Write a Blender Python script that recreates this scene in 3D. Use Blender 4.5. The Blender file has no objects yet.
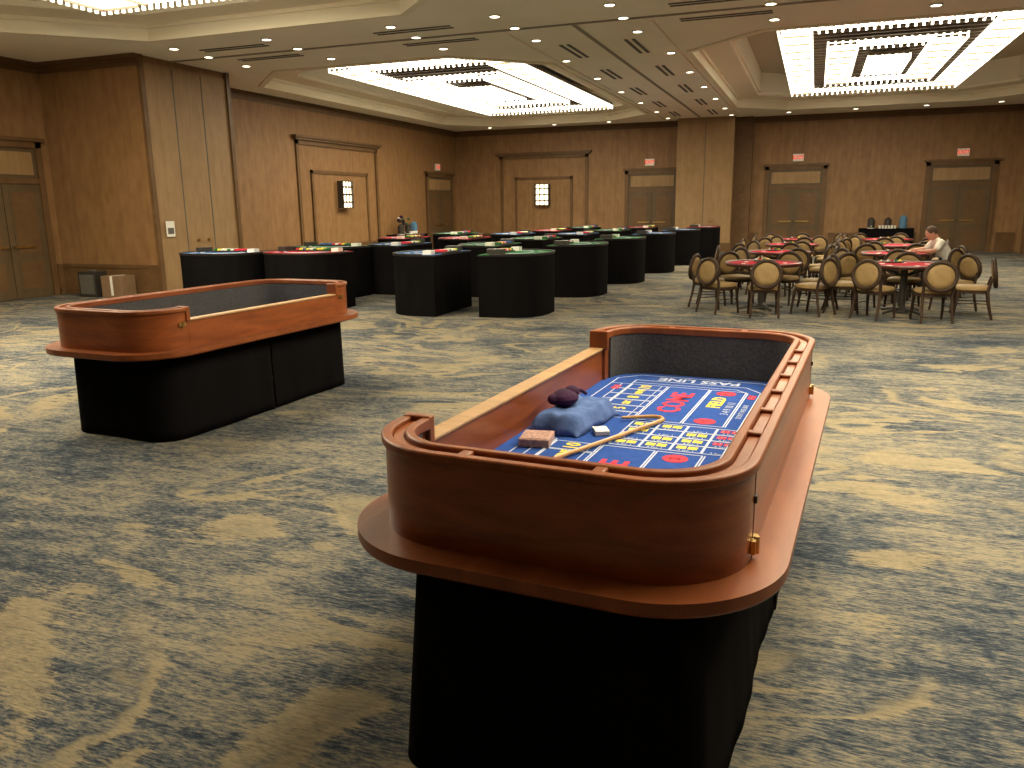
import bpy, math, random
from mathutils import Matrix, Vector
random.seed(7)
S=bpy.context.scene
S.view_settings.view_transform='Standard'
COL=bpy.context.collection

# ---------------------------------------------------------------- materials
def newmat(name):
    m=bpy.data.materials.new(name); m.use_nodes=True
    nt=m.node_tree; b=nt.nodes['Principled BSDF']
    return m,nt,b
def mat(name,col,rough=.5,var=.12,scale=(8,8,8),bump=0,metal=0,spec=.5,detail=4,bscale=None,sheen=0):
    m,nt,b=newmat(name)
    tc=nt.nodes.new('ShaderNodeTexCoord'); mp=nt.nodes.new('ShaderNodeMapping'); mp.inputs['Scale'].default_value=scale
    nz=nt.nodes.new('ShaderNodeTexNoise'); nz.inputs['Detail'].default_value=detail; nz.inputs['Scale'].default_value=1
    nt.links.new(tc.outputs['Object'],mp.inputs[0]); nt.links.new(mp.outputs[0],nz.inputs['Vector'])
    cr=nt.nodes.new('ShaderNodeValToRGB')
    cr.color_ramp.elements[0].position=.3; cr.color_ramp.elements[1].position=.7
    cr.color_ramp.elements[0].color=[max(0,c*(1-var)) for c in col]+[1]
    cr.color_ramp.elements[1].color=[min(1,c*(1+var)) for c in col]+[1]
    nt.links.new(nz.outputs['Fac'],cr.inputs[0]); nt.links.new(cr.outputs[0],b.inputs['Base Color'])
    b.inputs['Roughness'].default_value=rough; b.inputs['Metallic'].default_value=metal
    b.inputs['Specular IOR Level'].default_value=spec
    if sheen: b.inputs['Sheen Weight'].default_value=sheen
    if bump:
        bp=nt.nodes.new('ShaderNodeBump'); bp.inputs['Strength'].default_value=bump; bp.inputs['Distance'].default_value=.01
        if bscale:
            n2=nt.nodes.new('ShaderNodeTexNoise'); n2.inputs['Scale'].default_value=bscale; n2.inputs['Detail'].default_value=3
            nt.links.new(tc.outputs['Object'],n2.inputs['Vector']); nt.links.new(n2.outputs['Fac'],bp.inputs['Height'])
        else: nt.links.new(nz.outputs['Fac'],bp.inputs['Height'])
        nt.links.new(bp.outputs[0],b.inputs['Normal'])
    return m
def emis(name,col,st,base=(.8,.8,.8),sample=True):
    m,nt,b=newmat(name)
    tc=nt.nodes.new('ShaderNodeTexCoord'); nz=nt.nodes.new('ShaderNodeTexNoise'); nz.inputs['Scale'].default_value=6
    mr=nt.nodes.new('ShaderNodeMapRange'); mr.inputs['To Min'].default_value=st*.85; mr.inputs['To Max'].default_value=st*1.15
    nt.links.new(tc.outputs['Object'],nz.inputs['Vector']); nt.links.new(nz.outputs['Fac'],mr.inputs['Value'])
    nt.links.new(mr.outputs[0],b.inputs['Emission Strength'])
    b.inputs['Base Color'].default_value=(*base,1); b.inputs['Emission Color'].default_value=(*col,1)
    if not sample: m.cycles.emission_sampling='NONE'
    return m

def wood(name,c1,c2,rough=.35,scale=(3,.6,14),spec=.5):
    m,nt,b=newmat(name)
    tc=nt.nodes.new('ShaderNodeTexCoord'); mp=nt.nodes.new('ShaderNodeMapping'); mp.inputs['Scale'].default_value=scale
    nz=nt.nodes.new('ShaderNodeTexNoise'); nz.inputs['Scale'].default_value=1.5; nz.inputs['Detail'].default_value=8; nz.inputs['Roughness'].default_value=.65; nz.inputs['Distortion'].default_value=.6
    nt.links.new(tc.outputs['Object'],mp.inputs[0]); nt.links.new(mp.outputs[0],nz.inputs['Vector'])
    cr=nt.nodes.new('ShaderNodeValToRGB'); cr.color_ramp.elements[0].position=.3; cr.color_ramp.elements[1].position=.72
    cr.color_ramp.elements[0].color=(*c1,1); cr.color_ramp.elements[1].color=(*c2,1)
    nt.links.new(nz.outputs['Fac'],cr.inputs[0]); nt.links.new(cr.outputs[0],b.inputs['Base Color'])
    b.inputs['Roughness'].default_value=rough; b.inputs['Specular IOR Level'].default_value=spec
    return m

def wallpaper(name,c1,c2):
    m,nt,b=newmat(name)
    tc=nt.nodes.new('ShaderNodeTexCoord')
    mp=nt.nodes.new('ShaderNodeMapping'); mp.inputs['Scale'].default_value=(7,7,.35)
    nz=nt.nodes.new('ShaderNodeTexNoise'); nz.inputs['Scale'].default_value=1.6; nz.inputs['Detail'].default_value=6
    nt.links.new(tc.outputs['Object'],mp.inputs[0]); nt.links.new(mp.outputs[0],nz.inputs['Vector'])
    mp2=nt.nodes.new('ShaderNodeMapping'); mp2.inputs['Scale'].default_value=(3.2,3.2,1.6)
    vz=nt.nodes.new('ShaderNodeTexNoise'); vz.inputs['Scale'].default_value=2.0; vz.inputs['Detail'].default_value=2
    nt.links.new(tc.outputs['Object'],mp2.inputs[0]); nt.links.new(mp2.outputs[0],vz.inputs['Vector'])
    mx=nt.nodes.new('ShaderNodeMath'); mx.operation='ADD'
    nt.links.new(nz.outputs['Fac'],mx.inputs[0]); nt.links.new(vz.outputs['Fac'],mx.inputs[1])
    cr=nt.nodes.new('ShaderNodeValToRGB'); cr.color_ramp.elements[0].position=.0; cr.color_ramp.elements[1].position=1
    mr=nt.nodes.new('ShaderNodeMapRange'); mr.inputs['From Min'].default_value=.7; mr.inputs['From Max'].default_value=1.3
    nt.links.new(mx.outputs[0],mr.inputs['Value']); nt.links.new(mr.outputs[0],cr.inputs[0])
    cr.color_ramp.elements[0].color=(*c1,1); cr.color_ramp.elements[1].color=(*c2,1)
    nt.links.new(cr.outputs[0],b.inputs['Base Color']); b.inputs['Roughness'].default_value=.6
    return m

def carpet():
    m,nt,b=newmat('carpet')
    N=nt.nodes.new; L=nt.links.new
    tc=N('ShaderNodeTexCoord')
    def noise(sc,scale,det,dist=0,rough=.5,off=(0,0,0)):
        mp=N('ShaderNodeMapping'); mp.inputs['Scale'].default_value=sc; mp.inputs['Location'].default_value=off
        n=N('ShaderNodeTexNoise'); n.inputs['Scale'].default_value=scale; n.inputs['Detail'].default_value=det
        n.inputs['Distortion'].default_value=dist; n.inputs['Roughness'].default_value=rough
        L(tc.outputs['Object'],mp.inputs[0]); L(mp.outputs[0],n.inputs['Vector']); return n.outputs['Fac']
    def ramp(f,stops,interp='LINEAR'):
        r=N('ShaderNodeValToRGB'); r.color_ramp.interpolation=interp
        while len(r.color_ramp.elements)<len(stops): r.color_ramp.elements.new(.5)
        for e,(p,c) in zip(r.color_ramp.elements,stops): e.position=p; e.color=(*c,1)
        L(f,r.inputs[0]); return r.outputs[0]
    def mix(f,a,c,mode='MIX'):
        x=N('ShaderNodeMix'); x.data_type='RGBA'; x.blend_type=mode
        if isinstance(f,float): x.inputs[0].default_value=f
        else: L(f,x.inputs[0])
        for s,v in ((6,a),(7,c)):
            if isinstance(v,tuple): x.inputs[s].default_value=(*v,1)
            else: L(v,x.inputs[s])
        return x.outputs[2]
    def add(a,c,wa,wc):
        x=N('ShaderNodeMath'); x.operation='MULTIPLY'; L(a,x.inputs[0]); x.inputs[1].default_value=wa
        y=N('ShaderNodeMath'); y.operation='MULTIPLY_ADD'; L(c,y.inputs[0]); y.inputs[1].default_value=wc; L(x.outputs[0],y.inputs[2]); return y.outputs[0]
    big=noise((.8,1.4,1),1.0,3,.6)
    streak=noise((1.9,11,1),1.2,9,.5,.78)
    fine=noise((18,90,1),1.0,4,0,.78)
    warp=noise((2.6,3.4,1),1.5,5,1.5,.6)
    s=add(add(add(big,streak,.32,.45),warp,1.0,.23),fine,1.0,.66)
    base=ramp(s,[(.72,(.020,.028,.042)),(.785,(.050,.062,.076)),(.835,(.110,.112,.107)),(.885,(.185,.165,.125)),(.96,(.25,.212,.148))])
    pat=noise((.42,.62,1),1.0,2.4,2.2,.55,(3.1,1.7,0))
    pw=add(add(pat,streak,.86,.14),fine,1.0,.05)
    band=ramp(pw,[(.495,(0,0,0)),(.512,(1,1,1)),(.540,(1,1,1)),(.557,(0,0,0))])
    region=ramp(noise((.35,.35,1),1.0,2,0,.5,(7,2,0)),[(.46,(0,0,0)),(.52,(1,1,1))])
    blob=ramp(pw,[(.630,(0,0,0)),(.650,(1,1,1))])
    m1=mix(1.0,band,region,'MULTIPLY'); pm=mix(1.0,m1,blob,'ADD'); pmask=mix(1.0,pm,(.88,.88,.88),'MULTIPLY')
    gold=ramp(add(streak,fine,.40,.60),[(.36,(.09,.085,.064)),(.46,(.20,.168,.110)),(.60,(.30,.245,.155))])
    col=mix(pmask,base,gold)
    L(col,b.inputs['Base Color']); b.inputs['Roughness'].default_value=.95; b.inputs['Specular IOR Level'].default_value=.1
    bp=N('ShaderNodeBump'); bp.inputs['Strength'].default_value=.35; bp.inputs['Distance'].default_value=.01
    L(fine,bp.inputs['Height']); L(bp.outputs[0],b.inputs['Normal'])
    return m

M_wall=wallpaper('wallpaper_brown',(.195,.098,.036),(.275,.150,.060))
M_pier=wallpaper('pier_fabric',(.25,.148,.062),(.32,.198,.090))
M_trim=wood('trim_wood',(.105,.054,.022),(.16,.09,.038),.45,(2,2,2),.3)
M_door=wood('door_wood',(.085,.056,.028),(.13,.086,.046),.4,(2,2,1),.3)
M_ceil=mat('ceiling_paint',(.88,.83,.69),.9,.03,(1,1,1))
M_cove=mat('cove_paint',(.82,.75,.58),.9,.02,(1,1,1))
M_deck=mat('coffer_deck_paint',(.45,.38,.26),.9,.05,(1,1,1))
M_pan=mat('chandelier_pan',(.20,.14,.08),.8,.1)
M_dark=mat('dark_metal',(.03,.026,.022),.45,.1)
M_lat=mat('chandelier_bronze',(.10,.07,.04),.5,.1)
M_slot=mat('slot_dark',(.10,.09,.075),.7,.1)
M_slotl=mat('slot_grey',(.30,.26,.20),.7,.1)
M_white=mat('white_plastic',(.75,.73,.68),.5,.03)
M_brass=mat('brass',(.55,.38,.14),.3,.1,metal=1)
M_carpet=carpet()
M_cwood=wood('cherry_wood',(.150,.036,.010),(.31,.088,.024),.30,(2.2,1.2,9),.4)
M_cwood2=wood('cherry_apron',(.150,.038,.011),(.27,.080,.023),.36,(7,1.2,2),.3)
M_lowtop=mat('worn_wood_edge',(.36,.21,.095),.5,.15,(5,30,5))
M_foam=mat('rubber_foam',(.068,.066,.064),.9,.2,(60,60,60),bump=.4,bscale=70,spec=.2)
M_felt=mat('blue_felt',(.025,.072,.30),.95,.12,(30,30,30),spec=.1)
M_skirt=mat('black_cloth',(.0055,.005,.0055),1,.2,(6,6,2),spec=.03)
M_lwhite=mat('layout_white',(.50,.56,.72),.9,.05)
M_lyel=mat('layout_yellow',(.75,.62,.06),.9,.05)
M_lred=mat('layout_red',(.55,.02,.05),.9,.05)
M_cloth=mat('blue_towel',(.095,.155,.36),.95,.2,(25,25,25),bump=.5,spec=.1)
M_cap=mat('purple_velvet',(.040,.010,.042),.8,.4,(20,20,20),spec=.2)
M_box=mat('patterned_box',(.40,.24,.20),.6,.45,(60,60,60))
M_bamboo=mat('bamboo',(.48,.25,.09),.4,.2,(30,4,30))
LC=(1,.872,.62)
M_chandL=emis('chandelier_glow',LC,15.2)
M_rod=emis('glass_rod',(1,.90,.70),2.6,sample=False)
M_lamp=emis('downlight_glow',LC,9)
M_scon=emis('sconce_glow',(1,.80,.50),4,sample=False)
M_exit=emis('exit_red',(.9,.10,.06),.8,(.5,.05,.03),sample=False)
M_gold=mat('gold_vinyl',(.22,.145,.06),.6,.12,(15,15,15),spec=.25)
M_frame=mat('bronze_frame',(.035,.020,.012),.6,.2,spec=.2)
M_red=mat('red_felt',(.40,.014,.032),.9,.1,spec=.1)
M_green=mat('green_felt',(.03,.18,.06),.9,.1,spec=.1)
M_blue2=mat('blue_table_felt',(.05,.13,.32),.9,.1,spec=.1)
M_leather=mat('rail_leather',(.016,.013,.012),.5,.2,spec=.2)
M_leatherR=mat('rail_leather_red',(.10,.015,.015),.4,.2)
M_skin=mat('skin',(.50,.25,.17),.5,.08)
M_shirt=mat('white_shirt',(.70,.66,.60),.8,.05)
M_jean=mat('dark_trousers',(.03,.035,.05),.9,.1)
M_hair=mat('brown_hair',(.07,.04,.025),.8,.2,(60,60,60))
M_card=mat('cardboard',(.19,.115,.06),.8,.1)
M_bottle=mat('blue_bottle',(.08,.18,.30),.2,.1)
M_leaf=mat('leaves',(.06,.10,.03),.7,.3)

# ---------------------------------------------------------------- mesh builder
class MB:
    def __init__(s): s.v=[];s.f=[];s.m=[];s.mats=[]
    def mi(s,m):
        if m not in s.mats: s.mats.append(m)
        return s.mats.index(m)
    def add(s,vs,fs,m,T=None):
        o=len(s.v); k=s.mi(m)
        for p in vs:
            p=Vector(p); s.v.append(T@p if T else p)
        for q in fs: s.f.append([i+o for i in q]); s.m.append(k)
    def box(s,x0,x1,y0,y1,z0,z1,m,T=None):
        vs=[(x,y,z) for z in (z0,z1) for y in (y0,y1) for x in (x0,x1)]
        s.add(vs,[(0,2,3,1),(4,5,7,6),(0,1,5,4),(2,6,7,3),(0,4,6,2),(1,3,7,5)],m,T)
    def prism(s,poly,z0,z1,m,T=None,mtop=None):
        n=len(poly)
        vs=[(x,y,z0) for x,y in poly]+[(x,y,z1) for x,y in poly]
        s.add(vs,[list(range(n))[::-1]]+[(i,(i+1)%n,(i+1)%n+n,i+n) for i in range(n)],m,T)
        s.add([(x,y,z1) for x,y in poly],[list(range(n))],mtop or m,T)
    def ring(s,po,pi,z0,z1,m,closed=True,T=None):
        n=len(po); vs=[]
        for (a,b),(c,d) in zip(po,pi): vs+=[(a,b,z0),(a,b,z1),(c,d,z1),(c,d,z0)]
        fs=[]
        for i in range(n if closed else n-1):
            j=(i+1)%n
            for k in range(4):
                l=(k+1)%4; fs.append((i*4+k,j*4+k,j*4+l,i*4+l))
        if not closed: fs+=[(0,1,2,3),((n-1)*4+3,(n-1)*4+2,(n-1)*4+1,(n-1)*4)]
        s.add(vs,fs,m,T)
    def loft(s,loops,m,T=None,cap=True,closed=True):
        n=len(loops[0]); vs=[p for l in loops for p in l]; fs=[]
        for k in range(len(loops)-1):
            for i in range(n if closed else n-1):
                j=(i+1)%n; fs.append((k*n+i,k*n+j,(k+1)*n+j,(k+1)*n+i))
        if cap: fs+=[list(range(n))[::-1],[(len(loops)-1)*n+i for i in range(n)]]
        s.add(vs,fs,m,T)
    def cyl(s,c,r0,r1,z0,z1,m,n=16,T=None):
        s.loft([[(c[0]+r*math.cos(2*math.pi*i/n),c[1]+r*math.sin(2*math.pi*i/n),z) for i in range(n)] for r,z in ((r0,z0),(r1,z1))],m,T)
    def tube(s,pts,rad,m,n=8,T=None,closed=False):
        pts=[Vector(p) for p in pts]; N=len(pts); loops=[]
        if not isinstance(rad,(list,tuple)): rad=[rad]*N
        up=Vector((0,0,1)); prev=None
        for i,p in enumerate(pts):
            if closed: d=(pts[(i+1)%N]-pts[i-1])
            else: d=(pts[min(i+1,N-1)]-pts[max(i-1,0)])
            d.normalize()
            if prev is None:
                a=d.cross(up)
                if a.length<.1: a=d.cross(Vector((1,0,0)))
                a.normalize()
            else:
                a=prev-d*prev.dot(d); a.normalize()
            prev=a; b=d.cross(a)
            loops.append([p+(a*math.cos(2*math.pi*k/n)+b*math.sin(2*math.pi*k/n))*rad[i] for k in range(n)])
        if closed: loops.append(loops[0])
        s.loft(loops,m,T,cap=not closed)
    def ell(s,c,r,m,nu=14,nv=8,T=None):
        loops=[]
        for j in range(1,nv):
            ph=-math.pi/2+math.pi*j/nv
            loops.append([(c[0]+r[0]*math.cos(ph)*math.cos(2*math.pi*i/nu),c[1]+r[1]*math.cos(ph)*math.sin(2*math.pi*i/nu),c[2]+r[2]*math.sin(ph)) for i in range(nu)])
        s.loft(loops,m,T)
    def text(s,txt,size,T,m,bold=0):
        cu=bpy.data.curves.new('t','FONT'); cu.body=txt; cu.size=size; cu.align_x='CENTER'; cu.align_y='CENTER'; cu.offset=bold; cu.resolution_u=2
        ob=bpy.data.objects.new('t',cu); COL.objects.link(ob)
        bpy.context.view_layer.update()
        me=bpy.data.meshes.new_from_object(ob.evaluated_get(bpy.context.evaluated_depsgraph_get()))
        s.add([v.co.copy() for v in me.vertices],[list(p.vertices) for p in me.polygons],m,T)
        bpy.data.objects.remove(ob); bpy.data.meshes.remove(me); bpy.data.curves.remove(cu)
    def mesh(s,name,smooth=30):
        me=bpy.data.meshes.new(name); me.from_pydata([tuple(v) for v in s.v],[],s.f)
        for m in s.mats: me.materials.append(m)
        me.polygons.foreach_set('material_index',s.m)
        if smooth:
            me.polygons.foreach_set('use_smooth',[True]*len(me.polygons)); me.update()
            me.set_sharp_from_angle(angle=math.radians(smooth))
        me.update(); return me
    def obj(s,name,loc=(0,0,0),rz=0,parent=None,bevel=0,smooth=30):
        return mkobj(name,s.mesh(name,smooth),loc,rz,parent,bevel)
def mkobj(name,me,loc=(0,0,0),rz=0,parent=None,bevel=0):
    o=bpy.data.objects.new(name,me); COL.objects.link(o); o.location=loc; o.rotation_euler=(0,0,rz)
    if parent: o.parent=parent
    if bevel:
        b=o.modifiers.new('bevel','BEVEL'); b.width=bevel; b.segments=2; b.limit_method='ANGLE'; b.angle_limit=math.radians(40)
    return o
def empty(name,loc,rz=0):
    e=bpy.data.objects.new(name,None); COL.objects.link(e); e.location=loc; e.rotation_euler=(0,0,rz); e.empty_display_size=.2; return e
def TR(x,y,z,rz=0,rx=0): return Matrix.Translation((x,y,z))@Matrix.Rotation(rz,4,'Z')@Matrix.Rotation(rx,4,'X')

# ---------------------------------------------------------------- room
CZ=4.5; YB=29.8; XL=-13.4; XN=-14.5; XR=12.; YF=-5.
b=MB(); b.box(XN-.3,XR+.3,YF-.3,YB+.3,-.1,0,M_carpet); b.obj('floor',smooth=0)
b=MB(); b.box(XL-.25,XL,14.9,YB,0,5.6,M_wall); b.obj('wall_left',smooth=0)
b=MB(); b.box(XN-.25,XN,YF,14.9,0,5.6,M_wall); b.obj('wall_side_left',smooth=0)
b=MB(); b.box(XN-.25,XR+.25,YB,YB+.25,0,5.6,M_wall); b.obj('wall_back',smooth=0)
b=MB(); b.box(XR,XR+.25,YF,YB,0,5.6,M_wall); b.obj('wall_right',smooth=0)
b=MB(); b.box(XN-.25,XR+.25,YF-.25,YF,0,5.6,M_wall); b.obj('wall_front',smooth=0)

# ceiling with coffers
import bmesh
def oct_(x0,x1,y0,y1,c): return [(x0+c,y0),(x1-c,y0),(x1,y0+c),(x1,y1-c),(x1-c,y1),(x0+c,y1),(x0,y1-c),(x0,y0+c)]
coffers=[(-12.4,-5.3,15.1,28.3,1.6),(-2.4,5.5,15.1,27.6,1.4),(-12.4,-4.4,1.6,11.5,1.6),(-2.4,5.5,1.6,11.5,1.4)]
bm=bmesh.new()
def loop(pts,z):
    vs=[bm.verts.new((x,y,z)) for x,y in pts]
    for i in range(len(vs)): bm.edges.new((vs[i],vs[(i+1)%len(vs)]))
loop([(XN,YF),(XR,YF),(XR,YB),(XN,YB)],CZ)
for c in coffers: loop(oct_(*c),CZ)
bmesh.ops.triangle_fill(bm,use_beauty=True,use_dissolve=False,edges=bm.edges[:],normal=(0,0,-1))
me=bpy.data.meshes.new('ceiling'); bm.to_mesh(me); bm.free(); me.materials.append(M_ceil)
mkobj('ceiling',me)
for k,c in enumerate(coffers):
    b=MB()
    def grow(d): return oct_(c[0]+d,c[1]-d,c[2]+d,c[3]-d,c[4]-d*.3)
    b.loft([[(x,y,z) for x,y in grow(d)] for d,z in ((0,CZ),(0.0,CZ+.16),(.05,CZ+.16),(.05,CZ+.22),(.62,CZ+.22),(.62,CZ+.30),(.68,CZ+.30),(.68,CZ+.85))],M_cove,cap=False)
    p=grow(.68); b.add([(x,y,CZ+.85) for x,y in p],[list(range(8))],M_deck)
    b.ring(grow(-.10),grow(.0),CZ-.035,CZ,M_cove)
    b.obj('ceiling_coffer' ,smooth=0)

def chandelier(x0,x1,y0,y1,wd=.5):
    b=MB(); cx=(x0+x1)/2; cy=(y0+y1)/2; w=(x1-x0)/2; h=(y1-y0)/2
    def fringe(hw,hh,z0,z1,st=.13):
        n=int(2*hw/st)
        for i in range(n+1):
            x=-hw+2*hw*i/n
            for y in (-hh,hh): b.box(cx+x-.02,cx+x+.02,cy+y-.02,cy+y+.02,z0,z1,M_rod)
        n=int(2*hh/st)
        for i in range(1,n):
            y=-hh+2*hh*i/n
            for x in (-hw,hw): b.box(cx+x-.02,cx+x+.02,cy+y-.02,cy+y+.02,z0,z1,M_rod)
    def ringp(hw,hh,wd,z,m,t=.03):
        o=[(cx-hw,cy-hh),(cx+hw,cy-hh),(cx+hw,cy+hh),(cx-hw,cy+hh)]; hw-=wd;hh-=wd
        i=[(cx-hw,cy-hh),(cx+hw,cy-hh),(cx+hw,cy+hh),(cx-hw,cy+hh)]
        b.ring(o,i,z,z+t,m)
    tiers=[(w,h,4.62),(w*.58,h*.60,4.60)]
    for hw,hh,z0 in tiers:
        ringp(hw+.03,hh+.03,wd+.06,z0+.10,M_lat,.10)
        ringp(hw,hh,wd,z0+.08,M_chandL,.02)
        fringe(hw+.03,hh+.03,z0,z0+.12); fringe(hw-wd-.03,hh-wd-.03,z0+.02,z0+.12)
        st=.8; n=int(2*(hh)/st)
        for i in range(n+1):
            y=cy-hh+2*hh*i/n
            for s in (-1,1):
                a,c=sorted((cx+s*hw,cx+s*(hw-wd))); b.box(a,c,y-.012,y+.012,z0+.04,z0+.09,M_lat)
        n=int(2*(hw)/st)
        for i in range(n+1):
            x=cx-hw+2*hw*i/n
            for s in (-1,1):
                a,c=sorted((cy+s*hh,cy+s*(hh-wd))); b.box(x-.012,x+.012,a,c,z0+.04,z0+.09,M_lat)
    hw,hh=w*.18,h*.27
    b.box(cx-hw-.03,cx+hw+.03,cy-hh-.03,cy+hh+.03,4.64,4.72,M_lat); b.box(cx-hw,cx+hw,cy-hh,cy+hh,4.62,4.64,M_chandL); fringe(hw+.03,hh+.03,4.54,4.65)
    n=int(2*h/.34)
    for i in range(n+1):
        y=cy-h+2*h*i/n; b.box(cx-w+.1,cx+w-.1,y-.04,y+.04,4.74,4.78,M_lat)
    for x in (-.78,-.4,0,.4,.78): b.box(cx+x*w-.04,cx+x*w+.04,cy-h+.1,cy+h-.1,4.78,4.82,M_lat)
    b.box(cx-w+.15,cx+w-.15,cy-h+.15,cy+h-.15,4.83,4.85,M_pan)
    for x in (-w*.45,w*.45):
        for y in (-h*.6,0,h*.6): b.box(cx+x-.03,cx+x+.03,cy+y-.03,cy+y+.03,4.82,5.35,M_lat)
    return b.obj('chandelier',smooth=0)
chandelier(-10.4,-6.3,16.5,26.2); chandelier(-.8,3.3,16.1,25.6); chandelier(-10.5,-6.3,2.8,10.3,.7); chandelier(-.6,3.7,2.8,10.3,.7)

# downlights, diffusers
b=MB()
pts=[]
for y in (12.3,13.2,14.3): pts+=[(x,y) for x in (-11,-9,-6.6,-4.8,-3,-.8,1.5,3.8)]
for y in (16.5,19,21.5,24,26.5,28.6): pts+=[(-4.9,y),(-2.8,y)]
for x in (-11.5,-9,-7): pts+=[(x,28.8)]
for x in (-1,1,3,5): pts+=[(x,28.6)]
for x,y in pts:
    b.cyl((x,y),.075,.075,CZ-.012,CZ-.004,M_lamp,12); b.ring([(x+.1*math.cos(a*.5236),y+.1*math.sin(a*.5236)) for a in range(12)],[(x+.075*math.cos(a*.5236),y+.075*math.sin(a*.5236)) for a in range(12)],CZ-.018,CZ-.001,M_white)
b.obj('recessed_downlights')
b=MB()
for x in (-4.45,-3.25):
    for y in (15.6,18.6,21.6,24.6,27.4):
        for i in range(2): b.box(x-.12+i*.14,x-.06+i*.14,y-.7,y+.7,CZ-.012,CZ-.002,M_slot)
for y in (12.75,13.8):
    for x in (-10,-6.4,-1.5,2.2):
        for i in range(2): b.box(x-.7,x+.7,y-.15+i*.14,y-.1+i*.14,CZ-.012,CZ-.002,M_slot)
b.obj('air_diffusers',smooth=0)
b=MB()
b.box(-3.88,-3.82,13.3,29,CZ-.02,CZ-.001,M_slotl); b.box(-12,6,13.27,13.33,CZ-.02,CZ-.001,M_slotl)
b.box(-5.1,-5.05,13.5,29,CZ-.04,CZ-.001,M_ceil); b.box(-2.65,-2.6,13.5,29,CZ-.04,CZ-.001,M_ceil)
b.obj('trim_1',smooth=0)

# piers
b=MB()
b.box(XN,-12.0,12.4,14.9,0,CZ,M_wall)
b.box(-12.0,-11.97,12.45,14.85,0.0,CZ-.12,M_pier)
for y in (13.25,14.05): b.box(-11.975,-11.965,y-.012,y+.012,0,CZ-.15,M_slot)
b.box(-12.0,-11.93,12.4,12.5,0,CZ,M_trim); b.box(-12.0,-11.93,14.8,14.9,0,CZ,M_trim)
b.cyl((0,0),.03,.03,0,.05,M_brass,10,T=TR(-11.97,13.55,1.05)@Matrix.Rotation(math.pi/2,4,'Y'))
b.cyl((0,0),.03,.03,0,.05,M_brass,10,T=TR(-11.97,13.85,1.05)@Matrix.Rotation(math.pi/2,4,'Y'))
b.obj('wall_pier_left',smooth=0)
b=MB(); b.box(-4.62,-2.72,29.0,YB,0,CZ,M_pier); b.box(-4.62,-2.15,29.45,YB,0,CZ,M_trim)
b.box(-3.68,-3.66,28.99,29.0,0,CZ,M_slot)
for x in (-3.95,-3.4): b.cyl((0,0),.03,.03,0,.05,M_brass,10,T=TR(x,28.99,1.05)@Matrix.Rotation(math.pi/2,4,'X'))
b.box(-4.66,-2.68,28.97,29.05,0,.3,M_trim)
b.obj('wall_pier_back',smooth=0)
b=MB(); b.box(6.05,8.4,28.9,YB,0,CZ,M_pier); b.box(6.0,6.1,28.85,28.95,0,CZ,M_trim); b.obj('wall_pier_right',smooth=0)

# baseboards & crown
def base_x(b,x0,x1,y,s):
    b.box(x0,x1,min(y,y+s*.03),max(y,y+s*.03),0,.55,M_trim); b.box(x0,x1,min(y,y+s*.05),max(y,y+s*.05),.55,.62,M_trim); b.box(x0,x1,min(y,y+s*.05),max(y,y+s*.05),0,.12,M_trim)
def base_y(b,y0,y1,x,s):
    b.box(min(x,x+s*.03),max(x,x+s*.03),y0,y1,0,.55,M_trim); b.box(min(x,x+s*.05),max(x,x+s*.05),y0,y1,.55,.62,M_trim); b.box(min(x,x+s*.05),max(x,x+s*.05),y0,y1,0,.12,M_trim)
b=MB()
for a,c in ((XL,-6.75),(-2.1,-1.85),(.45,3.15),(5.45,6.0)): base_x(b,a,c,YB,-1)
b.obj('baseboard_back',smooth=0)
b=MB(); base_y(b,14.9,27.0,XL,1); b.obj('baseboard_left',smooth=0)
b=MB(); base_y(b,YF,10.3,XN,1); base_y(b,12.25,12.4,XN,1); base_x(b,XN,-12.0,12.4,-1); b.obj('baseboard_pier',smooth=0)
b=MB()
for z0,z1,d in ((4.30,4.36,.03),(4.36,4.44,.06),(4.44,4.5,.11)):
    b.box(XL,XL+d,14.9,YB,z0,z1,M_trim); b.box(XL,-4.62,YB-d,YB,z0,z1,M_trim); b.box(-2.15,6.05,YB-d,YB,z0,z1,M_trim)
    b.box(XN,XN+d,YF,12.4,z0,z1,M_trim); b.box(XN,-11.95,12.4-d,12.4,z0,z1,M_trim)
b.obj('trim_2',smooth=0)

# doors
def door(name,w,loc,rz,top=2.85,leaf=2.1):
    b=MB(); h=w/2
    b.box(-h,h,-.02,0,0,top,M_door)
    for s in (-1,1): b.box(min(s*h,s*(h-.13)),max(s*h,s*(h-.13)),-.07,0,0,top,M_trim)
    b.box(-h,h,-.07,0,top-.12,top,M_trim); b.box(-h-.06,h+.06,-.12,0,top,top+.07,M_trim)
    b.box(-h+.13,h-.13,-.06,0,leaf,leaf+.1,M_trim)
    b.box(-h+.22,h-.22,-.045,0,leaf+.17,top-.2,M_pier)
    for s in (-1,1):
        a,c=sorted((s*.01,s*(h-.14)))
        b.box(a,c,-.045,0,.01,leaf-.01,M_door)
        for z0,z1 in ((.15,.75),(.85,leaf-.12)):
            b.box(a+.12,c-.12,-.055,0,z0,z1,M_door); b.box(a+.16,c-.16,-.062,0,z0+.04,z1-.04,M_trim)
        b.box(min(s*.06,s*.5),max(s*.06,s*.5),-.1,-.07,.98,1.02,M_brass)
        for zz in (s*.08,s*.46): b.box(zz-.01,zz+.01,-.1,-.05,.98,1.02,M_brass)
    return b.obj(name,loc,rz,smooth=0)
door('door_1',2.0,(-5.6,YB,0),0); door('door_2',2.0,(-.7,YB,0),0); door('door_3',2.05,(4.3,YB,0),0)
door('door_4',2.3,(XL,28.25,0),math.pi/2); door('door_5',1.9,(XN,11.25,0),math.pi/2,3.0,2.2)

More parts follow.
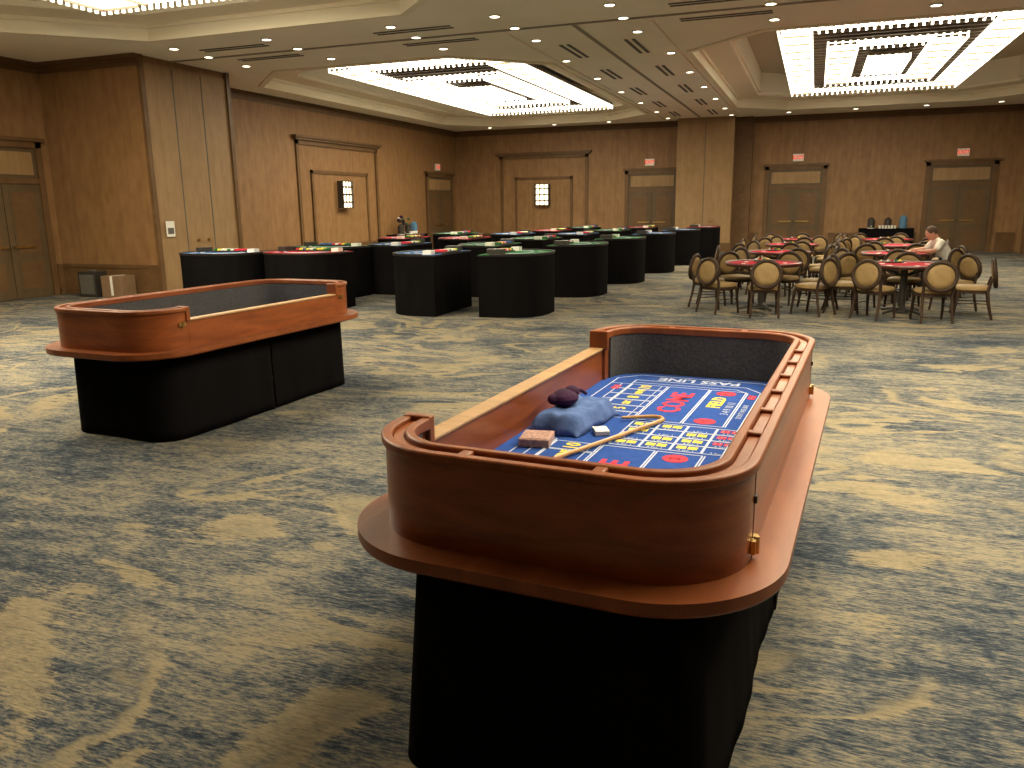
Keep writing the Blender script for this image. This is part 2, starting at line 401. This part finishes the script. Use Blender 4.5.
def exit_sign(loc,rz):
    b=MB(); b.box(-.17,.17,-.07,0,-.12,.12,M_white); b.box(-.155,.155,-.075,-.07,-.1,.1,M_white)
    b.text('EXIT',.17,TR(0,-.078,0,0,math.pi/2),M_exit,.006)
    return b.obj('exit_sign',loc,rz,smooth=0)
for x in (-5.7,-.65,4.3): exit_sign((x,YB,3.12),0)
exit_sign((XL,28.1,3.1),math.pi/2)

def wall_panel(w,wi,loc,rz):
    b=MB(); h=w/2; i=wi/2
    for hh,top,t,d in ((h,3.5,.12,.05),(i,2.72,.10,.05)):
        for s in (-1,1): b.box(min(s*hh,s*(hh-t)),max(s*hh,s*(hh-t)),-d,0,.6,top,M_trim)
        b.box(-hh,hh,-d,0,top-t,top,M_trim)
    b.box(-h-.08,h+.08,-.12,0,3.5,3.56,M_trim); b.box(-h-.14,h+.14,-.17,0,3.56,3.62,M_trim)
    b.box(-i,i,-.02,0,.6,2.65,M_wall)
    return b.obj('wall_panel_moulding',loc,rz,smooth=0)
wall_panel(4.4,3.1,(XL,21.4,0),math.pi/2); wall_panel(3.5,2.3,(-9.75,YB,0),0)
def sconce(loc,rz):
    b=MB(); b.box(-.22,.22,-.06,0,-.34,.34,M_dark)
    for x in (-.17,0,.17):
        b.cyl((x,-.14),.068,.068,-.37,.37,M_scon,12)
    for z in (-.22,0,.22): b.box(-.28,.28,-.23,-.205,z-.025,z+.025,M_dark)
    for x in (-.27,.27): b.box(x-.02,x+.02,-.23,-.04,-.40,.40,M_dark)
    for x in (-.085,.085): b.box(x-.012,x+.012,-.225,-.2,-.40,.40,M_dark)
    for z in (-.40,.38): b.box(-.28,.28,-.23,-.04,z,z+.02,M_dark)
    return b.obj('wall_sconce',loc,rz)
sconce((XL+.02,21.4,2.05),math.pi/2); sconce((-9.75,YB-.02,2.05),0)

# ---------------------------------------------------------------- craps tables
def rr(hx,hy,r,n=10):
    P=[]
    for k,(sx,sy) in enumerate(((1,1),(-1,1),(-1,-1),(1,-1))):
        cx=sx*(hx-r); cy=sy*(hy-r)
        for i in range(n+1):
            a=math.pi/2*(k+i/n); P.append((cx+r*math.cos(a),cy+r*math.sin(a)))
    return P
def craps_table(loc,rz,full,HX,HY,R,skx,sky,flare,skr=.20,skdx=0):
    def run_high(t,e=.06,n=14):
        P=rr(HX-t,HY-t,R-t,n)
        return [(-(HX-t),-(HY-R-e))]+P[2*n+2:]+P[:2*n+2]+[(-(HX-t),(HY-R-e))]
    e=empty('craps_table',loc,rz)
    ap=MB(); ap.prism(rr(HX+.10,HY+.10,R+.10,18),.635,.68,M_cwood2); ap.obj('apron_shelf',parent=e,bevel=.012)
    w=MB()
    w.ring(run_high(0),run_high(.075),.675,.945,M_cwood,closed=False)
    w.ring([(-HX,-(HY-R-.06)),(-HX,HY-R-.06)],[(-HX+.06,-(HY-R-.06)),(-HX+.06,HY-R-.06)],.675,.868,M_cwood,closed=False)
    w.obj('side_walls',parent=e,bevel=.003)
    lt=MB(); lt.box(-HX-.008,-HX+.068,-(HY-R-.065),HY-R-.065,.868,.882,M_lowtop); lt.obj('dealer_side_cap',parent=e,bevel=.004)
    r=MB()
    r.ring(run_high(-.012),run_high(.022),.942,.970,M_cwood2,closed=False)
    r.ring(run_high(.022),run_high(.062),.940,.955,M_cwood,closed=False)
    r.ring(run_high(.062),run_high(.092),.930,.970,M_cwood2,closed=False)
    for y in (-.75,-.45,-.15,.15,.45,.75): r.box(HX-.068,HX-.016,y-.018,y+.018,.943,.968,M_cwood2)
    for y in (-HY,HY):
        s=-1 if y>0 else 1
        for x in (-.2,.2):
            a,c=sorted((y+s*.016,y+s*.068)); r.box(x-.018,x+.018,a,c,.943,.968,M_cwood2)
    for y in (-(HY-R-.06),(HY-R-.06)):
        r.box(-HX-.012,-HX+.092,y-.018,y+.018,.87,.975,M_cwood2)
    r.obj('chip_rail',parent=e,bevel=.006)
    l=MB()
    P1=run_high(.076,0); P2=run_high(.088,0); l.ring(P1,P2,.70,.935,M_foam,closed=False); l.obj('foam_lining',parent=e)
    f=MB(); f.prism(rr(HX-.04,HY-.06,R-.06,10),.676,.700,M_felt); f.obj('felt_bed',parent=e,smooth=0)
    y=MB(); Z=.7015
    def line(x0,y0,x1,y1,t=.006,m=M_lwhite):
        d=Vector((x1-x0,y1-y0))
        if d.length==0: return
        nrm=Vector((-d.y,d.x)).normalized()*t/2
        y.add([(x0+nrm.x,y0+nrm.y,Z),(x0-nrm.x,y0-nrm.y,Z),(x1-nrm.x,y1-nrm.y,Z),(x1+nrm.x,y1+nrm.y,Z)],[(0,1,2,3)],m)
    def poly(P,t=.006,m=M_lwhite,closed=True):
        for i in range(len(P) if closed else len(P)-1): line(*P[i],*P[(i+1)%len(P)],t,m)
    def rect(x0,x1,y0,y1,**k): poly([(x0,y0),(x1,y0),(x1,y1),(x0,y1)],**k)
    def txt(s_,x,yy,sz,rz_,m,bold=.0): y.text(s_,sz,TR(x,yy,Z,rz_),m,bold)
    q=math.pi/2
    def die(x,yy,sz,m,pips):
        y.add([(x-sz,yy-sz,Z),(x+sz,yy-sz,Z),(x+sz,yy+sz,Z),(x-sz,yy+sz,Z)],[(0,1,2,3)],m)
        for px,py in pips:
            c=(x+px*sz*.55,yy+py*sz*.55); y.add([(c[0]+sz*.16*math.cos(a*1.047),c[1]+sz*.16*math.sin(a*1.047),Z+.0006) for a in range(6)],[list(range(6))],M_lwhite if m is M_lred else M_felt)
    for s in ((1,-1) if full else (1,)):
        def S(P): return [(a,s*c) for a,c in P]
        poly(S([(.445,.02),(.445,1.0),(.33,1.16),(-.33,1.16),(-.44,1.05),(-.44,.92)]),closed=False,t=.008)
        poly(S([(.345,.02),(.345,.93),(.26,1.03),(-.33,1.03),(-.33,.92)]),closed=False,t=.008)
        poly(S([(.285,.22),(.285,.90),(.22,.965),(-.33,.965)]),closed=False)
        rect(-.44,-.33,*(sorted((s*.2,s*.92))))
        for k,(t_,c_) in enumerate((('4',M_lyel),('5',M_lyel),('SIX',M_lyel),('8',M_lyel),('NINE',M_lyel),('10',M_lyel))):
            a=.22+k*.118; yy=a+.055
            if s<0: yy=-(.22+(5-k)*.118+.055)
            rect(-.32,-.13,yy-.054,yy+.054); txt(t_,-.235,yy,.085 if len(t_)<3 else .05,q,c_,.002)
            rect(-.38,-.325,yy-.054,yy+.054); line(-.16,yy-.05,-.16,yy+.05,.004)
        rect(-.12,.09,*sorted((s*.22,s*.92))); txt('COME',-.01,s*.60,.15,q,M_lred,.004)
        rect(.10,.275,*sorted((s*.22,s*.92))); txt('FIELD',.175,s*.66,.09,q,M_lyel,.003); txt('3 4 9 10 11',.245,s*.56,.055,q,M_lwhite)
        for yy in (.29,.86):
            y.add([(.185+.05*math.cos(a*.524),s*yy+.05*math.sin(a*.524),Z) for a in range(12)],[list(range(12))],M_lred)
            txt('2',.185,s*yy,.06,q,M_lwhite)
        txt('PASS LINE',.395,s*.55,.11,q,M_lwhite,.003); txt('PASS LINE',0,s*1.095,.10,math.pi if s>0 else 0,M_lwhite,.003)
        txt("DON'T PASS BAR",.315,s*.52,.035,q,M_lwhite); die(.315,s*.80,.018,M_lred,[(0,0)]); die(.315,s*.845,.018,M_lred,[(0,0)])
        die(-.385,s*.80,.02,M_lred,[(0,0)]); die(-.385,s*.85,.02,M_lred,[(-1,-1),(1,1)])
    for i in range(4):
        for j in range(4):
            x0=-.11+i*.125; y0=-.19+j*.095
            rect(x0,x0+.12,y0,y0+.09)
            m=M_lyel if i<3 else M_lred
            pp=[(-1,-1),(1,1),(0,0)] if (i+j)%2 else [(-1,-1),(1,1),(-1,1),(1,-1)]
            if (i*3+j)%4!=1: die(x0+.035,y0+.055,.019,m,pp); die(x0+.080,y0+.055,.019,m,pp)
            txt('4 for 1',x0+.06,y0+.017,.024,0,M_lwhite)
    y.obj('felt_layout',parent=e,smooth=0)
    for nm,fr,off in (('drape_rear',False,.012),('drape_front',True,0)):
        sk=MB(); loops=[]
        P=rr(skx+off,sky,skr,16)
        D=[]
        for i in range(len(P)):
            a=Vector(P[i]); c=Vector(P[(i+1)%len(P)]); n=max(1,int((c-a).length/.03))
            for k in range(n): D.append(a.lerp(c,k/n))
        sel=[p for p in D if (p.y<=.01 if fr else p.y>=-.01)]
        sel.sort(key=lambda p:math.atan2(-p.y,p.x) if fr else math.atan2(p.y,p.x))
        for z in (.636,.45,.25,.08,.004):
            t=1-z/.636; lp=[]; acc=0; pr=None
            for p in sel:
                if pr is not None: acc+=(p-pr).length
                pr=p; n=Vector((p.x/skx,p.y/sky*.99)); n=Vector((n.x**5,n.y**5)).normalized()
                d=t*flare+t*.006*math.sin(acc*9+off*300)+t*.002*math.sin(acc*31)
                lp.append((p.x+n.x*d+skdx,p.y+n.y*d,z))
            loops.append(lp)
        sk.loft(loops,M_skirt,cap=False,closed=False); o=sk.obj(nm,parent=e,smooth=60)
        so=o.modifiers.new('s','SOLIDIFY'); so.thickness=.004
    la=MB()
    for yy in (-(HY-R),(HY-R)):
        la.box(HX,HX+.012,yy-.03,yy-.004,.70,.74,M_brass); la.box(HX,HX+.012,yy+.004,yy+.03,.70,.74,M_brass)
        la.cyl((HX+.012,yy),.008,.008,.695,.745,M_brass,8); la.box(HX-.001,HX+.0015,yy-.002,yy+.002,.68,.93,M_dark)
        la.box(-HX-.012,-HX,yy-.03,yy+.03,.84,.865,M_brass); la.cyl((-HX-.012,yy),.008,.008,.83,.87,M_brass,8)
        la.box(HX,HX+.008,yy-.012,yy+.012,.845,.865,M_dark)
    la.obj('latches',parent=e)
    return e
rzT=math.radians(-3.8)
TC=(-.607,3.247)
T1=craps_table((TC[0],TC[1],0),rzT,True,.57,1.31,.28,.42,1.36,.05,.06,.075)
T2=craps_table((-4.70,5.50,0),math.radians(176.2),False,.55,1.25,.30,.50,1.13,.01)

# things on near table
Tn=Matrix.Translation((TC[0],TC[1],0))@Matrix.Rotation(rzT,4,'Z')
def onT(x,y,z=.703): return tuple(Tn@Vector((x,y,z)))
b=MB(); b.box(-.062,.062,-.07,.07,0,.032,M_box); b.box(-.055,.055,-.062,.062,.032,.035,M_box); b.obj('patterned_storage_box',onT(-.385,-.29),rzT+.2,bevel=.006)
def drape(nx,ny,w,l,hgt):
    b=MB(); vs=[];fs=[]
    for j in range(ny+1):
        for i in range(nx+1):
            u=-1+2*i/nx; v=-1+2*j/ny
            z=hgt*(1-max(0,(abs(u)-.62)/.38)**1.8)*(1-max(0,(abs(v)-.75)/.25)**2.2)
            z+=.004*math.sin(u*9+v*3)+.003*math.sin(v*13-u*4)
            x=u*w*(1+.04*math.sin(v*7)); y=v*l*(1+.04*math.sin(u*6))
            vs.append((x,y,max(.003,z)))
    for j in range(ny):
        for i in range(nx):
            a=j*(nx+1)+i; fs.append((a,a+1,a+nx+2,a+nx+1))
    b.add(vs,fs,M_cloth); return b
o=drape(30,40,.12,.225,.08).obj('blue_towel',onT(-.345,.065),rzT-.12,smooth=80)
so=o.modifiers.new('s','SOLIDIFY'); so.thickness=.004
b=MB()
b.ell((0,0,.032),(.060,.075,.040),M_cap); b.ell((.02,.03,.052),(.035,.04,.03),M_cap); b.ell((-.03,-.04,.03),(.035,.04,.026),M_cap)
b.tube([(.03,.05,.06),(.05,.08,.05),(.06,.11,.03)],.008,M_cap)
b.obj('velvet_dice_pouch',onT(-.385,.04,.787),rzT)
b=MB(); b.box(-.03,.03,-.042,.042,0,.018,M_white); b.box(-.025,.025,-.037,.037,.018,.0185,M_lwhite); b.obj('card_deck',onT(-.185,-.06),rzT+.5,bevel=.002)
b=MB(); b.tube([(-.23,-.50,.012),(-.12,-.20,.012),(.0,.14,.012),(.02,.20,.013),(.0,.235,.013),(-.04,.235,.013),(-.12,.19,.013),(-.16,.165,.013)],[.009,.009,.009,.009,.009,.009,.008,.007],M_bamboo); b.obj('craps_stick',onT(0,0),rzT)

# ---------------------------------------------------------------- blackjack tables
def dshape(w,d,n=22):
    P=[]
    for i in range(n+1):
        a=math.pi*i/n; c=math.cos(a); s_=math.sin(a)
        P.append((w/2*math.copysign(abs(c)**.75,c),-.3*d+.75*d*abs(s_)**.8))
    P+=[(-w/2,-.5*d),(w/2,-.5*d)]
    return P
def bj_mesh(felt,rail,seed):
    random.seed(seed)
    b=MB()
    P=dshape(1.45,.98)
    D=[]
    for i in range(len(P)):
        a=Vector(P[i]);c=Vector(P[(i+1)%len(P)]);n=max(1,int((c-a).length/.04))
        for k in range(n): D.append(a.lerp(c,k/n))
    loops=[]
    for z in (.003,.3,.6,.92):
        t=1-z/.92
        loops.append([((p.x*.985)*(1+t*(.0+.006*math.sin(i*1.15))),(p.y*.985)*(1+t*(.0+.006*math.sin(i*1.15))),z) for i,p in enumerate(D)])
    b.loft(loops,M_skirt)
    b.prism(P,.915,.94,M_leather,mtop=felt)
    rp=[(x*.985,y*.985,.943) for x,y in P[:23]]
    b.tube(rp,.014,rail,8)
    b.box(-.33,.33,-.47,-.27,.94,.965,M_dark)
    for i in range(9):
        c=[M_lred,M_green,M_white,M_blue2,M_lyel][random.randrange(5)]
        b.tube([(-.28+i*.07,-.45,.975),(-.28+i*.07,-.29,.975)],.02,c,8)
    b.box(.42,.56,-.40,-.15,.94,1.02,M_dark); b.box(-.58,-.44,-.38,-.24,.94,1.0,M_white)
    b.tube([(.42*math.cos(math.pi*i/16),-.2+.34*math.sin(math.pi*i/16),.942) for i in range(17)],.006,M_lwhite,4)
    for i in range(6):
        a=math.pi*(i+.5)/6; cx,cy=.55*math.cos(a),-.2+.47*math.sin(a)
        b.box(cx-.045,cx+.045,cy-.03,cy+.03,.94,.944,M_lwhite); b.box(cx-.037,cx+.037,cy-.022,cy+.022,.94,.945,felt)
    return b.mesh('blackjack_table',40)
BJ=[bj_mesh(M_green,M_leather,1),bj_mesh(M_blue2,M_leather,2),bj_mesh(M_red,M_leatherR,3),bj_mesh(M_green,M_leather,4)]
q=math.pi/2
bj=[(-9.45,11.1,math.pi,1),(-8.05,11.5,math.pi,2),(-8.7,13.2,math.pi,0),
    (-5.85,11.75,q,1),(-4.22,11.9,-q,0),(-7.85,14.4,q,1),(-5.9,14.4,q,0),(-4.05,14.75,-q,3),
    (-7.7,17.3,q,2),(-5.9,17.2,q,3),(-3.85,17.4,-q,0),(-7.5,20.0,q,1),(-5.75,20.0,q,1),(-3.65,20.2,-q,1),
    (-7.3,22.8,q,2),(-5.5,22.8,q,0),(-3.4,22.9,-q,1),(-3.15,25.7,-q,2),(-5.2,25.6,q,2),(-7.1,25.6,q,0),(-9.4,17.5,q,2),(-9.3,20.3,q,3)]
for x,y_,r_,k in bj: mkobj('blackjack_table',BJ[k],(x,y_,0),r_)

# ---------------------------------------------------------------- banquet chairs & card tables
def chair_mesh():
    b=MB()
    def sup(rx,ry,n=28,e=.6): return [(rx*math.copysign(abs(math.cos(2*math.pi*i/n))**e,math.cos(2*math.pi*i/n)),ry*math.copysign(abs(math.sin(2*math.pi*i/n))**e,math.sin(2*math.pi*i/n))) for i in range(n)]
    b.loft([[(x,y,z) for x,y in sup(rx,ry)] for rx,ry,z in ((.215,.205,.395),(.235,.225,.41),(.235,.225,.435),(.215,.205,.458),(.15,.14,.468))],M_gold)
    b.loft([[(x,y,z) for x,y in sup(.225,.215)] for z in (.36,.395)],M_frame)
    for s in (-1,1):
        b.tube([(s*.19,.17,.39),(s*.20,.19,.2),(s*.205,.215,.002)],[.024,.020,.017],M_frame)
        b.tube([(s*.185,-.23,.58),(s*.19,-.205,.47),(s*.185,-.19,.37),(s*.19,-.22,.2),(s*.20,-.27,.002)],[.018,.021,.023,.020,.017],M_frame)
        b.tube([(s*.19,.18,.22),(s*.19,-.21,.22)],.008,M_frame,6)
    T=TR(0,-.256,.64,0,math.radians(-9))
    n=28
    b.tube([(.20*math.cos(2*math.pi*i/n),0,.19*math.sin(2*math.pi*i/n)) for i in range(n)],.029,M_frame,8,T=T,closed=True)
    b.loft([[(rx*math.cos(2*math.pi*i/n),yy,rx*.95*math.sin(2*math.pi*i/n)) for i in range(n)] for rx,yy in ((.11,-.03),(.16,-.022),(.18,0),(.16,.028),(.11,.038))],M_gold,T)
    return b.mesh('banquet_chair',50)
CH=chair_mesh()
def ctable_mesh():
    b=MB(); n=36; C=lambda r:[(r*math.cos(2*math.pi*i/n),r*math.sin(2*math.pi*i/n)) for i in range(n)]
    h=.72
    b.prism(C(.56),h-.035,h-.005,M_frame); b.prism(C(.53),h-.005,h+.004,M_red)
    b.tube([(x,y,h) for x,y in C(.56)],.022,M_leatherR,8,closed=True)
    b.cyl((0,0),.05,.05,.06,h-.03,M_dark,14); b.cyl((0,0),.12,.05,.04,.10,M_dark,14)
    for k in range(4):
        a=k*math.pi/2+.4; b.tube([(0,0,.07),(.22*math.cos(a),.22*math.sin(a),.05),(.36*math.cos(a),.36*math.sin(a),.02)],[.03,.025,.018],M_dark)
        b.tube([(0.05*math.cos(a),.05*math.sin(a),.56),(.4*math.cos(a),.4*math.sin(a),h-.03)],.014,M_dark)
    b.box(-.13,.13,.30,.42,h+.004,h+.027,M_dark)
    for i in range(4): b.cyl((-.09+i*.06,.36),.02,.02,h+.027,h+.05,[M_white,M_lred,M_green,M_lyel][i],10)
    for i in range(5):
        a=i*1.2; b.box(.33*math.cos(a)-.03,.33*math.cos(a)+.03,.33*math.sin(a)-.045,.33*math.sin(a)+.045,h+.004,h+.006,M_white)
    return b.mesh('poker_table',40)
CT=ctable_mesh()
cts=[(-.72,13.25,.1),(1.3,13.25,.35),(-.6,16.3,.3),(1.4,16.1,.0),(-.45,19.2,.2),(1.55,19.0,.5),(1.7,21.9,.1),(-.3,22.0,.4)]
random.seed(11)
for k,(x,y_,a0) in enumerate(cts):
    mkobj('poker_table',CT,(x,y_,0),a0)
    n=7
    for i in range(n):
        a=a0+2*math.pi*i/n-math.pi/2
        rr_=.86+random.uniform(-.04,.05)
        cx=x+rr_*math.cos(a); cy=y_+rr_*math.sin(a)
        rot=a+math.pi-math.pi/2+random.uniform(-.2,.2)
        if k==3 and i==2:
            man=(cx,cy,a+math.pi/2); rot=a+math.pi/2
        mkobj('banquet_chair',CH,(cx,cy,0),rot)

# ---------------------------------------------------------------- seated man
def skin(name,V,E,Rr,m,parent,root=0,sub=2):
    me=bpy.data.meshes.new(name); me.from_pydata(V,E,[]); me.materials.append(m)
    o=bpy.data.objects.new(name,me); COL.objects.link(o); o.parent=parent
    o.modifiers.new('skin','SKIN')
    for i,r_ in enumerate(Rr): me.skin_vertices[0].data[i].radius=(r_,r_) if not isinstance(r_,tuple) else r_
    for i in range(len(V)): me.skin_vertices[0].data[i].use_root=(i==root)
    s_=o.modifiers.new('sub','SUBSURF'); s_.levels=sub; s_.render_levels=sub
    o.modifiers['skin'].use_smooth_shade=True
    return o
mx,my,mr=man
e=empty('seated_man',(mx,my,0),mr)
dz=-.03
def Z_(P): return [(a,c,d+dz) for a,c,d in P]
skin('shirt',Z_([(0,-.05,.56),(0,.02,.70),(0,.12,.86),(0,.20,.95),(0,.25,1.0),(.17,.20,.93),(-.17,.20,.93),(.25,.30,.80),(-.25,.30,.80)]),[(0,1),(1,2),(2,3),(3,4),(3,5),(3,6),(5,7),(6,8)],[(.16,.12),(.15,.11),(.17,.12),(.12,.09),.06,.075,.075,.06,.06],M_shirt,e)
skin('trousers',[(0,-.05,.53),(.10,.02,.52),(-.10,.02,.52),(.13,.40,.51),(-.13,.40,.51),(.14,.38,.30),(-.14,.38,.30),(.14,.40,.10),(-.14,.40,.10)],[(0,1),(0,2),(1,3),(2,4),(3,5),(4,6),(5,7),(6,8)],[.13,.10,.10,.065,.065,.055,.055,.045,.045],M_jean,e)
skin('forearms',Z_([(.25,.28,.82),(.27,.36,.80),(.18,.52,.795),(.13,.60,.79)]),[(0,1),(1,2),(2,3)],[.045,.045,.032,.026],M_skin,e)
skin('forearm_left',Z_([(-.25,.28,.82),(-.27,.36,.80),(-.18,.50,.795),(-.13,.58,.79)]),[(0,1),(1,2),(2,3)],[.045,.045,.032,.026],M_skin,e)
for s in (-1,1):
    w=Vector((s*.13,.60 if s>0 else .58,.76))
    V=[tuple(w),tuple(w+Vector((-s*.03,.05,.0)))]; E=[(0,1)]; Rs=[(.026,.016),(.036,.014)]
    skin('palm',V,E,Rs,M_skin,e)
    for k in range(4):
        o_=w+Vector((-s*.03+(k-1.5)*.019,.075,0)); L_=[.035,.042,.038,.03][k]
        skin('finger_%d'%(k+1),[tuple(o_-Vector((0,.02,0))),tuple(o_+Vector((-s*.004,L_*.6,.004))),tuple(o_+Vector((-s*.006,L_*1.2,-.008))),tuple(o_+Vector((-s*.006,L_*1.6,-.02)))],[(0,1),(1,2),(2,3)],[.009,.009,.008,.0065],M_skin,e,sub=1)
    skin('thumb',[tuple(w+Vector((-s*.02,.01,0))),tuple(w+Vector((-s*.06,.04,0))),tuple(w+Vector((-s*.07,.075,-.004)))],[(0,1),(1,2)],[.012,.011,.008],M_skin,e,sub=1)
    sh=MB(); sh.ell((s*.14,.46,.045),(.05,.135,.045),M_dark); sh.obj('shoe',parent=e)
T=TR(0,.31,1.07,0,math.radians(-28))
h=MB()
h.ell((0,0,0),(.078,.098,.118),M_skin,18,12,T); h.ell((0,.03,-.06),(.055,.062,.055),M_skin,14,8,T)
h.tube([(0,-.02,-.05),(0,-.04,-.15)],[.055,.06],M_skin,12,T=T)
h.loft([[(x*.012,.09+y*.012,z) for x,y in ((-1,0),(0,1),(1,0),(0,-1))] for z in (.015,)]+[[(x*.02,.095+y*.022,z) for x,y in ((-1,0),(0,1),(1,0),(0,-1))] for z in (-.03,)],M_skin,T)
for s in (-1,1):
    h.ell((s*.03,.088,.01),(.012,.008,.007),M_white,8,6,T); h.ell((s*.03,.095,.01),(.005,.003,.005),M_dark,8,6,T)
    h.ell((s*.08,-.005,-.01),(.012,.022,.033),M_skin,8,6,T); h.box(s*.03-.018,s*.03+.018,.088,.098,.028,.035,M_hair,T)
h.box(-.024,.024,.084,.092,-.058,-.05,M_leatherR,T)
h.ell((0,-.018,.028),(.086,.098,.108),M_hair,18,10,T)
h.obj('head',parent=e,smooth=60)

# ---------------------------------------------------------------- service tables, plants, misc
def service(loc,rz,flower):
    b=MB(); b.box(-.8,.8,-.35,.35,0,.75,M_skirt); b.box(-.82,.82,-.37,.37,.75,.77,M_skirt)
    for x in (-.45,.05):
        b.cyl((x,0),.11,.11,.79,1.05,M_dark,14); b.cyl((x,0),.11,.03,1.05,1.12,M_dark,14); b.tube([(x,-.1,.85),(x,-.17,.85),(x,-.17,.82)],.012,M_white); b.cyl((x,0),.12,.12,.77,.79,M_white,14)
    b.cyl((.5,0),.12,.12,.77,1.1,M_bottle,14); b.cyl((.5,0),.12,.04,1.1,1.18,M_bottle,14)
    for i in range(6): b.cyl((-.2+i*.09,-.22),.03,.04,.77,.87,M_white,8)
    if flower:
        random.seed(3)
        for i in range(14):
            a=random.uniform(0,6.28); r_=random.uniform(.02,.2); b.ell((-.1+r_*math.cos(a),.1+r_*math.sin(a),1.1+random.uniform(0,.25)),(.06,.06,.05),random.choice([M_leaf,M_leaf,M_white,M_cap]),8,6)
    return b.obj('beverage_station',loc,rz)
service((2.2,29.25,0),0,False); service((XL+.5,24.6,0),math.pi/2,True)
b=MB(); b.box(-.25,.25,-.18,.18,0,.42,M_card); b.box(-.25,-.01,-.18,.18,.42,.425,M_card); b.box(.01,.25,-.18,.18,.42,.425,M_card); b.box(-.03,.03,-.182,.182,.05,.427,M_white); b.obj('cardboard_box',(-12.75,12.1,0),.05,bevel=.004)
b=MB(); b.box(-.22,.22,-.15,.15,0,.5,M_dark); b.box(-.18,.18,-.155,-.15,.06,.44,M_slot); b.box(-.08,.08,-.02,.02,.5,.53,M_slot); b.obj('loudspeaker_case',(-13.4,12.1,0),0,bevel=.01)
b=MB(); b.box(0,.012,-.11,.11,-.15,.15,M_white); b.box(.012,.014,-.08,.08,-.1,.02,M_slot); b.obj('posted_notice',(-11.93,12.75,1.3),0)

# ---------------------------------------------------------------- camera
f=800;p=math.atan(178/800);r=.014;th=math.radians(20.5)
fh=Vector((-math.sin(th),math.cos(th),0)); rt=Vector((math.cos(th),math.sin(th),0)); z=Vector((0,0,1))
fw=fh*math.cos(p)-z*math.sin(p); up=fh*math.sin(p)+z*math.cos(p)
cx=(rt-up*r).normalized(); cy=(up+rt*r).normalized(); cz=-fw
Mx=Matrix(((cx.x,cy.x,cz.x,0),(cx.y,cy.y,cz.y,0),(cx.z,cy.z,cz.z,1.65),(0,0,0,1)))
cam=bpy.data.cameras.new('camera'); co=bpy.data.objects.new('camera',cam); COL.objects.link(co); co.matrix_world=Mx
cam.sensor_width=36; cam.lens=f/1024*36; cam.clip_end=100
S.camera=co
w=bpy.data.worlds.new('world'); S.world=w; w.use_nodes=True; w.node_tree.nodes['Background'].inputs[0].default_value=(.02,.018,.015,1)
